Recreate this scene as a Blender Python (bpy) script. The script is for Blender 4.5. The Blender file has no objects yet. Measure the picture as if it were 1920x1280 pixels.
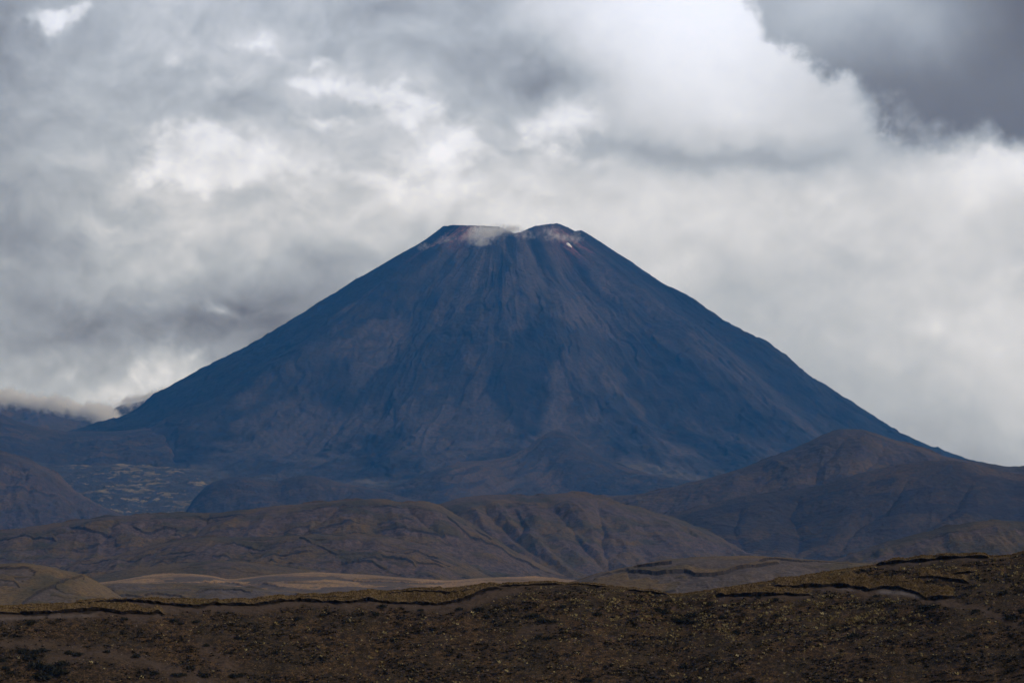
import bpy, math, time
import numpy as np
from mathutils import Vector
T0 = time.time()

# ------------------------------------------------------------------ camera
C = bpy.context.scene
COL = C.collection
F = 5333.0                      # focal length in photo pixels (100 mm on 36 mm, 1920 px)
HZ = 1010.0                     # photo row of the true horizon
PITCH = math.atan((HZ - 640.0) / F)
cam_d = bpy.data.cameras.new("camera")
cam = bpy.data.objects.new("camera", cam_d)
COL.objects.link(cam)
cam_d.lens = 100.0
cam_d.sensor_width = 36.0
cam_d.clip_start = 1.0
cam_d.clip_end = 60000.0
cam.location = (0, 0, 0)
cam.rotation_euler = (math.pi / 2 + PITCH, 0, 0)
C.camera = cam
cp, sp = math.cos(PITCH), math.sin(PITCH)


def pix(px, py):
    """photo pixel -> (u, v) = (X/Y, Z/Y) of its line of sight"""
    px = np.asarray(px, float); py = np.asarray(py, float)
    xc = (px - 960.0) / F
    yc = (640.0 - py) / F
    fy = cp - yc * sp
    return xc / fy, (sp + yc * cp) / fy


# ------------------------------------------------------------------ render settings
C.view_settings.view_transform = 'Standard'
C.view_settings.look = 'None'
C.view_settings.exposure = 0.0
C.view_settings.gamma = 1.0
C.render.engine = 'CYCLES'
cy = C.cycles
cy.max_bounces = 6
cy.diffuse_bounces = 2
cy.volume_bounces = 5
cy.transparent_max_bounces = 8
cy.use_denoising = True
cy.volume_step_rate = 1.0
cy.volume_max_steps = 256

# ------------------------------------------------------------------ sun
SUN_DIR = Vector((0.72, -0.48, 0.50)).normalized()      # towards the sun
sun_d = bpy.data.lights.new("sun", 'SUN')
sun_d.energy = 2.1
sun_d.angle = math.radians(8)
sun_d.color = (1.0, 0.97, 0.93)
sun = bpy.data.objects.new("sun", sun_d)
COL.objects.link(sun)
sun.rotation_euler = SUN_DIR.to_track_quat('Z', 'Y').to_euler()


# ------------------------------------------------------------------ node helpers
class NT:
    def __init__(s, tree):
        s.t = tree; s.n = tree.nodes; s.l = tree.links

    def new(s, typ, **kw):
        nd = s.n.new(typ)
        for k, v in kw.items():
            setattr(nd, k, v)
        return nd

    def put(s, sock, v):
        if hasattr(v, 'is_output'):
            s.l.new(v, sock)
        else:
            try:
                sock.default_value = v
            except Exception:
                sock.default_value = tuple(v) + (1.0,)

    def m(s, op, a, b=None, c=None, clamp=False):
        nd = s.new('ShaderNodeMath', operation=op, use_clamp=clamp)
        s.put(nd.inputs[0], a)
        if b is not None: s.put(nd.inputs[1], b)
        if c is not None: s.put(nd.inputs[2], c)
        return nd.outputs[0]

    def vm(s, op, a, b=None, scale=None):
        nd = s.new('ShaderNodeVectorMath', operation=op)
        s.put(nd.inputs[0], a)
        if b is not None: s.put(nd.inputs[1], b)
        if scale is not None: s.put(nd.inputs['Scale'], scale)
        return nd.outputs[0]

    def ss(s, x, lo, hi):
        nd = s.new('ShaderNodeMapRange', interpolation_type='SMOOTHSTEP', clamp=True)
        s.put(nd.inputs[0], x); s.put(nd.inputs[1], lo); s.put(nd.inputs[2], hi)
        nd.inputs[3].default_value = 0.0; nd.inputs[4].default_value = 1.0
        return nd.outputs[0]

    def noise(s, vec, scale, detail=4.0, rough=0.5, dist=0.0, color=False):
        nd = s.new('ShaderNodeTexNoise')
        s.put(nd.inputs['Vector'], vec)
        nd.inputs['Scale'].default_value = scale
        nd.inputs['Detail'].default_value = detail
        nd.inputs['Roughness'].default_value = rough
        nd.inputs['Distortion'].default_value = dist
        return nd.outputs['Color'] if color else nd.outputs[0]

    def mix(s, fac, a, b):
        nd = s.new('ShaderNodeMix', data_type='RGBA')
        s.put(nd.inputs[0], fac); s.put(nd.inputs[6], a); s.put(nd.inputs[7], b)
        return nd.outputs[2]

    def fmix(s, fac, a, b):
        nd = s.new('ShaderNodeMix', data_type='FLOAT')
        s.put(nd.inputs[0], fac); s.put(nd.inputs[2], a); s.put(nd.inputs[3], b)
        return nd.outputs[0]

    def ramp(s, fac, stops, interp='LINEAR'):
        nd = s.new('ShaderNodeValToRGB')
        cr = nd.color_ramp
        cr.interpolation = interp
        while len(cr.elements) < len(stops):
            cr.elements.new(0.5)
        for e, (p, c) in zip(cr.elements, stops):
            e.position = p; e.color = tuple(c) + (1.0,)
        s.put(nd.inputs[0], fac)
        return nd.outputs[0]

    def attr(s, name):
        nd = s.new('ShaderNodeAttribute', attribute_name=name)
        return nd.outputs['Fac']


def lin(*c):
    out = []
    for v in c:
        v /= 255.0
        out.append(v / 12.92 if v <= 0.04045 else ((v + 0.055) / 1.055) ** 2.4)
    return tuple(out)


# ------------------------------------------------------------------ world: overcast sky
HAZE = 4.9e-5                 # blue air, per metre
SKY_TINT = (1.0, 1.110, 1.39, 1.0)


def build_world():
    w = bpy.data.worlds.new("World")
    C.world = w
    w.use_nodes = True
    N = NT(w.node_tree)
    N.n.clear()
    out = N.new('ShaderNodeOutputWorld')
    sky = N.new('ShaderNodeTexSky', sky_type='NISHITA')
    sky.sun_disc = False
    sky.sun_elevation = math.asin(SUN_DIR.z)
    sky.sun_rotation = math.atan2(SUN_DIR.x, SUN_DIR.y)
    bg0 = N.new('ShaderNodeBackground')
    N.l.new(sky.outputs[0], bg0.inputs[0])
    bg0.inputs[1].default_value = 0.08
    tc = N.new('ShaderNodeTexCoord')
    D = tc.outputs['Generated']
    sx = N.new('ShaderNodeSeparateXYZ')
    N.l.new(D, sx.inputs[0])
    yy = N.m('MAXIMUM', sx.outputs[1], 0.05)
    K = F / 1000.0
    # thousandths of a bearing / height scale: x to the right, y downwards
    x0 = N.m('MULTIPLY_ADD', N.m('DIVIDE', sx.outputs[0], yy), K, 0.96)
    y0 = N.m('MULTIPLY_ADD', N.m('DIVIDE', sx.outputs[2], yy), -K, HZ / 1000.0)

    def uv(px, py):
        u, v = pix(px * 1000, py * 1000)
        return float(u * K + 0.96), float(HZ / 1000.0 - v * K)

    # warps: billows of two sizes
    def warp(scale, amp, detail, x, y, off):
        c = N.noise(N.vm('ADD', D, off), scale, detail, 0.55, color=True)
        s = N.new('ShaderNodeSeparateColor')
        N.l.new(c, s.inputs[0])
        return (N.m('MULTIPLY_ADD', N.m('SUBTRACT', s.outputs[0], 0.5), amp, x),
                N.m('MULTIPLY_ADD', N.m('SUBTRACT', s.outputs[1], 0.5), amp, y))
    xa, ya = warp(26, 0.16, 4, x0, y0, (0, 0, 0))
    xb, yb = warp(80, 0.095, 9, xa, ya, (3.1, 0.7, 1.9))
    nbig = N.noise(D, 17, 5, 0.5)
    nmid = N.noise(N.vm('ADD', D, (1.3, 5.2, 0.4)), 48, 7, 0.58, 0.3)
    nfine = N.noise(N.vm('ADD', D, (7.3, 2.2, 3.4)), 130, 6, 0.6, 0.2)

    def blob(cx, cy_, rx, ry, x, y):
        cx, cy_ = uv(cx, cy_)
        a = N.m('MULTIPLY', N.m('SUBTRACT', x, cx), 1.0 / rx)
        b = N.m('MULTIPLY', N.m('SUBTRACT', y, cy_), 1.0 / ry)
        r2 = N.m('MULTIPLY_ADD', a, a, N.m('MULTIPLY', b, b))
        return N.m('EXPONENT', N.m('MULTIPLY', r2, -1.0))

    B = N.m('MULTIPLY_ADD', N.m('SUBTRACT', nbig, 0.5), 0.15, 0.775)
    B = N.m('MULTIPLY_ADD', N.m('SUBTRACT', nmid, 0.5), 0.12, B)
    soft = [  # broad tone of the cloud deck
        (-0.02, 0.32, .20, .45, -.15), (0.0, 0.03, .16, .12, -.08), (0.10, 0.52, .22, .12, -.05),
        (0.53, 0.58, .19, .10, -.21), (0.33, 0.61, .20, .08, -.13), (.14, .62, .16, .06, -.09), (.44, .52, .10, .05, -.04),
        (1.75, .88, .34, .14, -.12), (1.50, .70, .22, .10, -.03), (0.66, .50, .16, .07, -.06),
        (1.04, .165, .12, .035, -.17), (0.80, .06, .22, .07, -.09), (.95, .12, .14, .05, -.09), (1.18, .30, .10, .035, -.05), (.98, .24, .035, .06, -.06), (.66, .03, .12, .04, -.05),
        (.30, .20, .20, .055, -.05), (.47, .235, .14, .04, -.06), (.42, .33, .08, .03, -.03),
        (1.30, .40, .45, .09, .06), (.85, .37, .35, .08, .05), (1.90, .34, .16, .075, .15),
        (1.78, .60, .18, .10, .04), (1.92, .70, .10, .12, .05), (1.30, .55, .25, .06, -.02), (.40, .46, .16, .06, .03),
    ]
    for cx, cy_, rx, ry, a in soft:
        B = N.m('MULTIPLY_ADD', blob(cx, cy_, rx, ry, xa, ya), a, B)
    puffs = [  # smaller lit tops, with torn edges
        (.10, .035, .06, .022, .26), (.15, .030, .03, .02, .16), (.36, .27, .085, .030, .26), (.31, .31, .06, .035, .20),
        (.42, .315, .12, .035, .18), (.83, .25, .075, .045, .30), (.86, .29, .075, .04, .26), (.80, .22, .05, .03, .16), (.755, .185, .05, .022, .24),
        (.70, .165, .07, .022, .18), (1.06, .235, .075, .045, .22), (1.02, .29, .10, .03, .14), (.48, .075, .045, .02, .20), (.61, .10, .02, .02, .18),
        (.575, .15, .08, .022, .18), (.60, .228, .11, .022, .16), (.35, .11, .04, .03, .12), (.43, .15, .03, .02, .12), (.66, .33, .14, .035, .14),
        (.45, .576, .045, .016, .16), (.39, .555, .07, .025, .08), (.29, .685, .12, .035, .20), (.39, .655, .08, .024, .18),
        (.20, .725, .14, .035, .13), (.03, .68, .08, .03, .06), (1.86, .30, .08, .035, .12), (1.74, .60, .15, .03, .06), (1.90, .52, .06, .05, .09), (1.62, .46, .10, .03, .07), (1.50, .38, .14, .03, .07), (1.30, .43, .10, .03, .05), (.90, .36, .2, .03, .08), (.25, .42, .16, .04, .10),
    ]
    P = None
    for cx, cy_, rx, ry, a in puffs:
        bl = N.m('MULTIPLY', blob(cx, cy_, rx, ry, xb, yb), a)
        P = bl if P is None else N.m('ADD', P, bl)
    q = N.m('MULTIPLY', P, 1 / 0.24)
    # heaped relief: the cloud's depth, and how it changes towards the light above
    wob = N.vm('SCALE', N.vm('SUBTRACT', N.noise(D, 30, 3, 0.5, color=True), (0.5, 0.5, 0.5)), scale=0.030)
    D2 = N.vm('ADD', D, wob)

    def heap(off):
        v_ = N.vm('ADD', D2, off)
        a_ = N.noise(N.vm('MULTIPLY', v_, (1.0, 1.0, 1.35)), 34, 7, 0.52, 0.0)
        return a_
    h0 = heap((2.0, 3.0, 1.0)); h1 = heap((1.9985, 3.0, 1.0055))
    emb = N.m('MULTIPLY', N.m('SUBTRACT', h0, h1), 1.0)
    left = N.ss(x0, 1.30, 0.75)
    wl = N.m('ADD', N.m('MULTIPLY_ADD', left, 0.25, 0.11), N.m('MULTIPLY', N.m('MINIMUM', q, 1.0), 0.30))
    B = N.m('ADD', B, N.m('MULTIPLY', N.m('MAXIMUM', N.m('MINIMUM', emb, 0.30), -0.16), wl))
    tr = N.ss(N.m('MULTIPLY_ADD', N.m('SUBTRACT', h0, 0.5), 2.6, q), 0.25, 1.15)
    tr = N.m('MULTIPLY', tr, N.ss(q, 0.02, 0.45))
    B = N.m('ADD', B, N.m('ADD', N.m('MULTIPLY', tr, 0.10), N.m('MULTIPLY', N.m('MINIMUM', q, 1.1), 0.045)))
    B = N.m('MULTIPLY_ADD', N.m('SUBTRACT', nfine, 0.5), 0.045, B)

    # dark rain cloud, upper right
    edge = N.m('ADD', N.m('MULTIPLY', N.m('SUBTRACT', 0.262, yb), 1.0), N.m('MULTIPLY', N.m('SUBTRACT', xa, 1.72), 0.02))
    mk = N.m('MULTIPLY', N.ss(edge, -0.035, 0.035), N.ss(xb, 1.36, 1.50))
    mk = N.m('MULTIPLY', mk, N.m('MULTIPLY', N.ss(x0, 3.2, 2.2), N.ss(y0, -0.9, -0.4)))
    dk = N.m('MULTIPLY_ADD', N.m('SUBTRACT', nbig, 0.5), 0.10, 0.455)
    dk = N.m('MULTIPLY_ADD', blob(1.53, .0, .22, .13, xa, ya), .27, dk)
    dk = N.m('MULTIPLY_ADD', blob(1.70, .02, .16, .08, xa, ya), .10, dk)
    dk = N.m('MULTIPLY_ADD', blob(1.90, .02, .12, .08, xa, ya), -.03, dk)
    B = N.fmix(mk, B, dk)
    # big white cloud, top, in front of it
    lf = N.ss(N.m('MULTIPLY_ADD', yb, -0.62, N.fmix(0.5, xa, xb)), 0.92, 1.14)
    lf = N.m('MULTIPLY', lf, 1.0)
    bt = N.ss(N.m('MULTIPLY_ADD', N.m('SUBTRACT', xa, 1.4), -0.03, N.fmix(0.6, ya, yb)), 0.325, 0.225)
    # right flank runs down in steps: upper edge, then the long spur
    e1 = N.m('SUBTRACT', N.m('MULTIPLY_ADD', yb, 0.80, 1.435), xb)
    e2 = N.m('SUBTRACT', yb, N.m('MULTIPLY_ADD', N.m('SUBTRACT', xb, 1.52), 0.42, 0.095))
    e3 = N.m('SUBTRACT', 1.705, N.m('MULTIPLY_ADD', N.m('SUBTRACT', 0.22, yb), 0.2, xb))
    nf2 = N.m('MULTIPLY', N.m('SUBTRACT', nfine, 0.5), 0.10)
    e1 = N.m('ADD', e1, nf2); e2 = N.m('ADD', e2, nf2)
    rt = N.m('MAXIMUM', N.ss(e1, -0.022, 0.045), N.m('MULTIPLY', N.ss(e2, -0.018, 0.040), N.ss(e3, -0.02, 0.08)))
    wisp = N.ss(nfine, 0.28, 0.60)
    rim = N.m('MULTIPLY', rt, N.fmix(N.ss(x0, 1.60, 1.68), 1.0, wisp))
    mw = N.m('MULTIPLY', N.m('MULTIPLY', lf, bt), rim)
    mw = N.m('MULTIPLY', mw, N.ss(y0, -0.45, -0.15))
    wb = N.m('MULTIPLY_ADD', N.m('SUBTRACT', nbig, 0.5), 0.04, 0.835)
    wb = N.m('MULTIPLY_ADD', blob(1.31, .03, .20, .15, xa, ya), .17, wb)
    wb = N.m('MULTIPLY_ADD', N.m('MAXIMUM', N.m('MINIMUM', emb, 0.2), -0.16), 0.10, wb)
    wb = N.m('MULTIPLY_ADD', blob(1.62, .17, .10, .07, xa, ya), -.05, wb)
    wb = N.m('MULTIPLY_ADD', blob(1.40, .27, .34, .05, xa, ya), -.05, wb)
    B = N.fmix(mw, B, wb)
    B = N.m('MULTIPLY_ADD', blob(1.40, .303, .26, .022, xa, N.fmix(0.5, ya, yb)), -.125, B)
    cols = N.ramp(B, [(0.30, lin(74, 76, 82)), (0.45, lin(108, 102, 94)), (0.60, lin(149, 151, 152)),
                      (0.72, lin(178, 182, 184)), (0.82, lin(208, 210, 212)), (0.90, lin(229, 231, 235)), (1.0, lin(247, 249, 255))])
    bg1 = N.new('ShaderNodeBackground')
    # dimming added to the unseen sky overhead, left and behind, to cut fill light
    unseen_dim = N.m('MULTIPLY', N.m('MULTIPLY_ADD', N.ss(sx.outputs[2], 0.22, 0.55), -0.55, 1.0), N.m('MULTIPLY_ADD', N.ss(sx.outputs[0], -0.22, -0.65), -0.55, 1.0))
    unseen_dim = N.m('MULTIPLY', unseen_dim, N.m('MULTIPLY_ADD', N.ss(sx.outputs[1], 0.1, -0.5), -0.35, 1.0))
    # the clouds are seen through some kilometres of blue air
    tint = N.new('ShaderNodeMix', data_type='RGBA', blend_type='MULTIPLY')
    tint.inputs[0].default_value = 1.0
    N.l.new(cols, tint.inputs[6]); tint.inputs[7].default_value = SKY_TINT
    N.l.new(tint.outputs[2], bg1.inputs[0])
    N.l.new(unseen_dim, bg1.inputs[1])
    mixs = N.new('ShaderNodeMixShader')
    mixs.inputs[0].default_value = 0.97
    N.l.new(bg0.outputs[0], mixs.inputs[1])
    N.l.new(bg1.outputs[0], mixs.inputs[2])
    N.l.new(mixs.outputs[0], out.inputs[0])


build_world()

# ------------------------------------------------------------------ numpy noise
_rng = np.random.default_rng(7)
_P = np.concatenate([_rng.permutation(256)] * 2 + [np.arange(2)]).astype(np.int32)
_P[512:] = _P[:2]
_ang = _rng.random(256) * 2 * np.pi
_GX, _GY = np.cos(_ang).astype(np.float32), np.sin(_ang).astype(np.float32)


def perlin(x, y, seed=0):
    x = np.asarray(x, np.float32) + np.float32(seed * 17.37 % 251)
    y = np.asarray(y, np.float32) + np.float32(seed * 31.91 % 239)
    xi = np.floor(x); yi = np.floor(y)
    xf = x - xi; yf = y - yi
    xi = xi.astype(np.int32) & 255; yi = yi.astype(np.int32) & 255
    u = xf * xf * xf * (xf * (xf * 6 - 15) + 10)
    v = yf * yf * yf * (yf * (yf * 6 - 15) + 10)

    def g(ix, iy, dx, dy):
        h = _P[_P[ix & 255] + (iy & 255)] & 255
        return _GX[h] * dx + _GY[h] * dy
    a = g(xi, yi, xf, yf); b = g(xi + 1, yi, xf - 1, yf)
    c = g(xi, yi + 1, xf, yf - 1); d = g(xi + 1, yi + 1, xf - 1, yf - 1)
    return (a + u * (b - a)) * (1 - v) + (c + u * (d - c)) * v


def fbm(x, y, octv=5, seed=0, gain=0.5):
    s = 0.0; a = 1.0
    for i in range(octv):
        s = s + a * perlin(x * 2 ** i, y * 2 ** i, seed + i * 3)
        a *= gain
    return s * 1.5


def ridged(x, y, octv=4, seed=0, gain=0.5):
    s = 0.0; a = 1.0
    for i in range(octv):
        s = s + a * (1 - 2 * np.abs(perlin(x * 2 ** i, y * 2 ** i, seed + i * 5)) * 1.4)
        a *= gain
    return s


def sstep(x, lo, hi):
    t = np.clip((x - lo) / (hi - lo), 0, 1)
    return t * t * (3 - 2 * t)


def pchip(xs, ys, x):
    xs = np.asarray(xs, float); ys = np.asarray(ys, float); x = np.asarray(x, float)
    h = np.diff(xs); d = np.diff(ys) / h
    m = np.zeros(len(xs))
    m[0], m[-1] = d[0], d[-1]
    for i in range(1, len(xs) - 1):
        if d[i - 1] * d[i] > 0:
            w1 = 2 * h[i] + h[i - 1]; w2 = h[i] + 2 * h[i - 1]
            m[i] = (w1 + w2) / (w1 / d[i - 1] + w2 / d[i])
    xc = np.clip(x, xs[0], xs[-1])
    i = np.clip(np.searchsorted(xs, xc) - 1, 0, len(xs) - 2)
    t = (xc - xs[i]) / h[i]
    y = ((1 + 2 * t) * (1 - t) ** 2 * ys[i] + t * (1 - t) ** 2 * h[i] * m[i]
         + t * t * (3 - 2 * t) * ys[i + 1] + t * t * (t - 1) * h[i] * m[i + 1])
    return y + (x - xc) * np.where(x < xs[0], m[0], m[-1])


# ------------------------------------------------------------------ mesh helpers
def mesh_obj(name, co, faces, mats, attrs=None, smooth=True, parent=None, wrap=None):
    me = bpy.data.meshes.new(name)
    co = np.ascontiguousarray(co, np.float32).reshape(-1, 3)
    faces = np.ascontiguousarray(faces, np.int32)
    nf, k = faces.shape
    me.vertices.add(len(co)); me.vertices.foreach_set("co", co.ravel())
    me.loops.add(nf * k); me.loops.foreach_set("vertex_index", faces.ravel())
    me.polygons.add(nf)
    me.polygons.foreach_set("loop_start", np.arange(0, nf * k, k, dtype=np.int32))
    me.polygons.foreach_set("loop_total", np.full(nf, k, np.int32))
    me.polygons.foreach_set("use_smooth", np.full(nf, smooth, bool))
    for a, v in (attrs or {}).items():
        at = me.attributes.new(a, 'FLOAT', 'POINT')
        at.data.foreach_set("value", np.ascontiguousarray(v, np.float32).ravel())
    me.update(calc_edges=True)
    me.materials.append(mats)
    o = bpy.data.objects.new(name, me)
    COL.objects.link(o)
    if parent is not None: o.parent = parent
    return o


def grid_faces(nr, nc, wrap=False, FLIP=-1):
    r = np.arange(nr - 1)[:, None]; c = np.arange(nc if wrap else nc - 1)[None, :]
    c2 = (c + 1) % nc
    return np.stack([r * nc + c, r * nc + c2, (r + 1) * nc + c2, (r + 1) * nc + c], -1)[..., ::FLIP].reshape(-1, 4)


def setp(o, label=None, cat=None, kind=None, group=None):
    if label: o['label'] = label
    if cat: o['category'] = cat
    if kind: o['kind'] = kind
    if group: o['group'] = group
    return o


# ------------------------------------------------------------------ materials
def new_mat(name):
    m = bpy.data.materials.new(name)
    m.use_nodes = True
    N = NT(m.node_tree)
    bs = N.n['Principled BSDF']
    bs.inputs['Roughness'].default_value = 0.95
    bs.inputs['Specular IOR Level'].default_value = 0.15
    pos = N.new('ShaderNodeNewGeometry').outputs['Position']
    return m, N, bs, pos


def bump(N, bs, h, dist, strength=1.0):
    b = N.new('ShaderNodeBump')
    b.inputs['Strength'].default_value = strength
    b.inputs['Distance'].default_value = dist
    N.put(b.inputs['Height'], h)
    N.l.new(b.outputs[0], bs.inputs['Normal'])


def hill_mat(name, grass_a, grass_b, bare_a, bare_b, peat_shade, L, bdist):
    """tussock hillside: grass in patches, bare grey-mauve scree between, dark soil plus painted overhang shade on the little cliffs"""
    m, N, bs, pos = new_mat(name)
    n1 = N.noise(pos, 1.0 / L, 6, 0.6)
    n2 = N.noise(N.vm('MULTIPLY', pos, (1.0, 1.0, 2.5)), 6.0 / L, 5, 0.65)
    n3 = N.noise(pos, 22.0 / L, 3, 0.6)
    g = N.mix(N.ss(n1, 0.38, 0.62), grass_a, grass_b)
    b = N.mix(N.ss(n2, 0.35, 0.65), bare_a, bare_b)
    ga = N.attr('grass')
    gf = N.ss(N.m('ADD', ga, N.m('MULTIPLY', N.m('SUBTRACT', n2, 0.5), 1.1)), 0.30, 0.70)
    c = N.mix(gf, b, g)
    c = N.mix(N.m('MULTIPLY', N.attr('scarp'), 0.80), c, peat_shade)
    sp_ = N.ss(n3, 0.35, 0.72)
    c = N.mix(N.m('MULTIPLY', sp_, 0.75), c, tuple(0.45 * v for v in peat_mid(grass_a, bare_b)))
    N.l.new(c, bs.inputs['Base Color'])
    h = N.m('ADD', N.m('MULTIPLY', n2, 0.7), N.m('MULTIPLY', n3, 0.35))
    bump(N, bs, h, bdist)
    return m


def peat_mid(a, b):
    return tuple((x + y) / 2 for x, y in zip(a, b))


PEAT_SHADE = (0.012, 0.011, 0.013)  # dark soil colour, with the shade under scarp overhangs painted in
M_far = hill_mat('far hillside', (0.092, 0.060, 0.028), (0.052, 0.038, 0.021), (0.072, 0.050, 0.038), (0.040, 0.030, 0.025), PEAT_SHADE, 120, 5.0)
M_dark = hill_mat('dark lava hillside', (0.074, 0.049, 0.025), (0.040, 0.030, 0.020), (0.042, 0.032, 0.027), (0.022, 0.018, 0.016), PEAT_SHADE, 160, 6.0)
M_plain = hill_mat('lava plain', (0.30, 0.235, 0.115), (0.14, 0.11, 0.06), (0.050, 0.040, 0.034), (0.018, 0.017, 0.018), PEAT_SHADE, 45, 5.0)
M_mid = hill_mat('tussock hillside', (0.112, 0.070, 0.024), (0.050, 0.040, 0.015), (0.108, 0.072, 0.054), (0.054, 0.038, 0.030), PEAT_SHADE, 60, 2.2)
M_tan = hill_mat('tan grassland', (0.34, 0.20, 0.088), (0.20, 0.125, 0.06), (0.125, 0.086, 0.058), (0.060, 0.047, 0.038), PEAT_SHADE, 50, 1.2)
M_near = hill_mat('near hillside', (0.150, 0.094, 0.040), (0.075, 0.058, 0.028), (0.120, 0.088, 0.070), (0.066, 0.052, 0.045), PEAT_SHADE, 30, 0.9)


# ------------------------------------------------------------------ ground sheet
def build_ground():
    m, N, bs, pos = new_mat('valley ground')
    n1 = N.noise(pos, 1 / 120.0, 6, 0.6)
    N.l.new(N.mix(N.ss(n1, .35, .65), (0.075, 0.055, 0.035), (0.045, 0.038, 0.032)), bs.inputs['Base Color'])
    xs = np.linspace(-26000, 26000, 60); ys = np.linspace(-4000, 40000, 60)
    X, Y = np.meshgrid(xs, ys)
    Z = -66 + 2.0 * fbm(X / 900, Y / 900, 3, 5)
    o = mesh_obj('ground', np.stack([X, Y, Z], -1), grid_faces(60, 60, FLIP=1), m)
    setp(o, 'brown valley floor below and between the hills', 'ground', 'structure')


build_ground()

# ------------------------------------------------------------------ the volcano
Y0 = 10000.0
AX = 955.0
X0 = float(pix(AX, 640)[0] * Y0)
PXM = Y0 / F


def zat(py):
    return pix(AX, py)[1] * Y0


_L = [(0, 322), (60, 374), (119, 421.5), (165, 456), (215, 485), (275, 523), (335, 562), (395, 600), (455, 635), (515, 672),
      (595, 715), (655, 748), (705, 782), (780, 808), (900, 845), (1050, 885), (1250, 930), (1450, 985), (1760, 1070)]
_R = [(0, 330), (60, 372), (129, 429), (150, 442), (205, 480), (285, 535), (365, 585), (445, 635), (505, 668), (555, 710),
      (605, 748), (665, 785), (765, 838), (850, 872), (1000, 905), (1200, 935), (1450, 985), (1760, 1070)]
_Fr = [(0, 330), (60, 378), (124, 427), (200, 482), (300, 545), (420, 618), (520, 678), (600, 728), (680, 780), (760, 826),
       (850, 868), (960, 905), (1100, 940), (1400, 1000), (1760, 1070)]
_TOP = [(700, 424), (838, 424), (850, 422.5), (900, 424), (935, 426), (950, 431), (964, 438), (975, 436), (1003, 424.5), (1045, 419),
        (1070, 430), (1078, 434.5), (1083, 433), (1090, 432), (1200, 431)]


def cone_z(X, Y, detail=True):
    dx, dy = X - X0, Y - Y0
    r = np.hypot(dx, dy)
    phi = np.arctan2(dx, -dy)                     # 0 towards the viewer, + to the right
    rp = r / PXM
    HL = zat(pchip(*zip(*_L), rp)); HR = zat(pchip(*zip(*_R), rp)); HF = zat(pchip(*zip(*_Fr), rp))
    s = np.sin(phi); c2 = np.cos(phi) ** 2
    side = np.where(s < 0, HL, HR)
    H = side * (1 - c2) + HF * c2
    a = phi
    wx = 0.35 * fbm(phi * 3, r / 700, 3, 11) + 0.10 * fbm(dx / 170, dy / 170, 3, 13)
    # broad spurs running down the front
    def spur(p0, p1, w, amp, r0, r1):
        pp = np.radians(p0 + (p1 - p0) * np.clip(r / 1500, 0, 1)) + 0.05 * wx
        return amp * np.exp(-((phi - pp) / np.radians(w)) ** 2) * sstep(r, r0, r0 + 300) * (1 - sstep(r, r1, r1 + 300))
    H = H + spur(-30, -40, 7, 60, 250, 1500) + spur(4, 0, 9, 40, 350, 1000) + spur(42, 36, 6, 40, 300, 1400)
    H = H + spur(24, 20, 5, -36, 300, 1300) + spur(-14, -20, 6, -28, 500, 1500) + spur(58, 52, 5, -30, 500, 1400)
    H = H + spur(12, 9, 2.2, -16, 120, 700) + spur(66, 60, 5, 18, 400, 1300)
    amp = sstep(r, 180, 1000)
    g = ridged(phi * 9 + wx, r / 2600, 3, 21)
    H = H + (g - 0.6) * 6 * (0.15 + amp)
    g2 = ridged(phi * 30 + 3 * wx, r / 1300, 3, 25)
    H = H + (g2 - 0.6) * 1.3 * (0.3 + amp)
    H = H + fbm(phi * 5 + wx, r / 330, 5, 31, 0.5) * 11 * (0.12 + amp)
    lob = fbm(phi * 6 + wx * 2.5, r / 380, 4, 41)
    H = H + 6.5 * amp * sstep(lob, 0.02, 0.17)
    lob2 = fbm(dx / 190 + 2 * wx, r / 300 + wx, 4, 45)
    H = H + 3.5 * sstep(r, 450, 800) * sstep(lob2, 0.0, 0.15)
    H = H + 1.6 * (0.3 + amp) * fbm(dx / 30, dy / 60, 4, 47, 0.6) + 1.0 * fbm(dx / 11, dy / 11, 2, 49)
    top = pix(0, np.interp(AX + dx / PXM, *zip(*_TOP)))[1] * np.clip(Y, Y0 - 300, Y0 + 60)
    top = top + 2.2 * fbm(dx / 14, dy / 60, 3, 3)
    k = 0.9
    Hn = -k * np.logaddexp(-H / k, -top / k)      # soft minimum: flat-topped rim
    Hn = Hn - 45 * np.exp(-(r / 110) ** 4) * 0
    return Hn, r, phi, g, g2, lob


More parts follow.
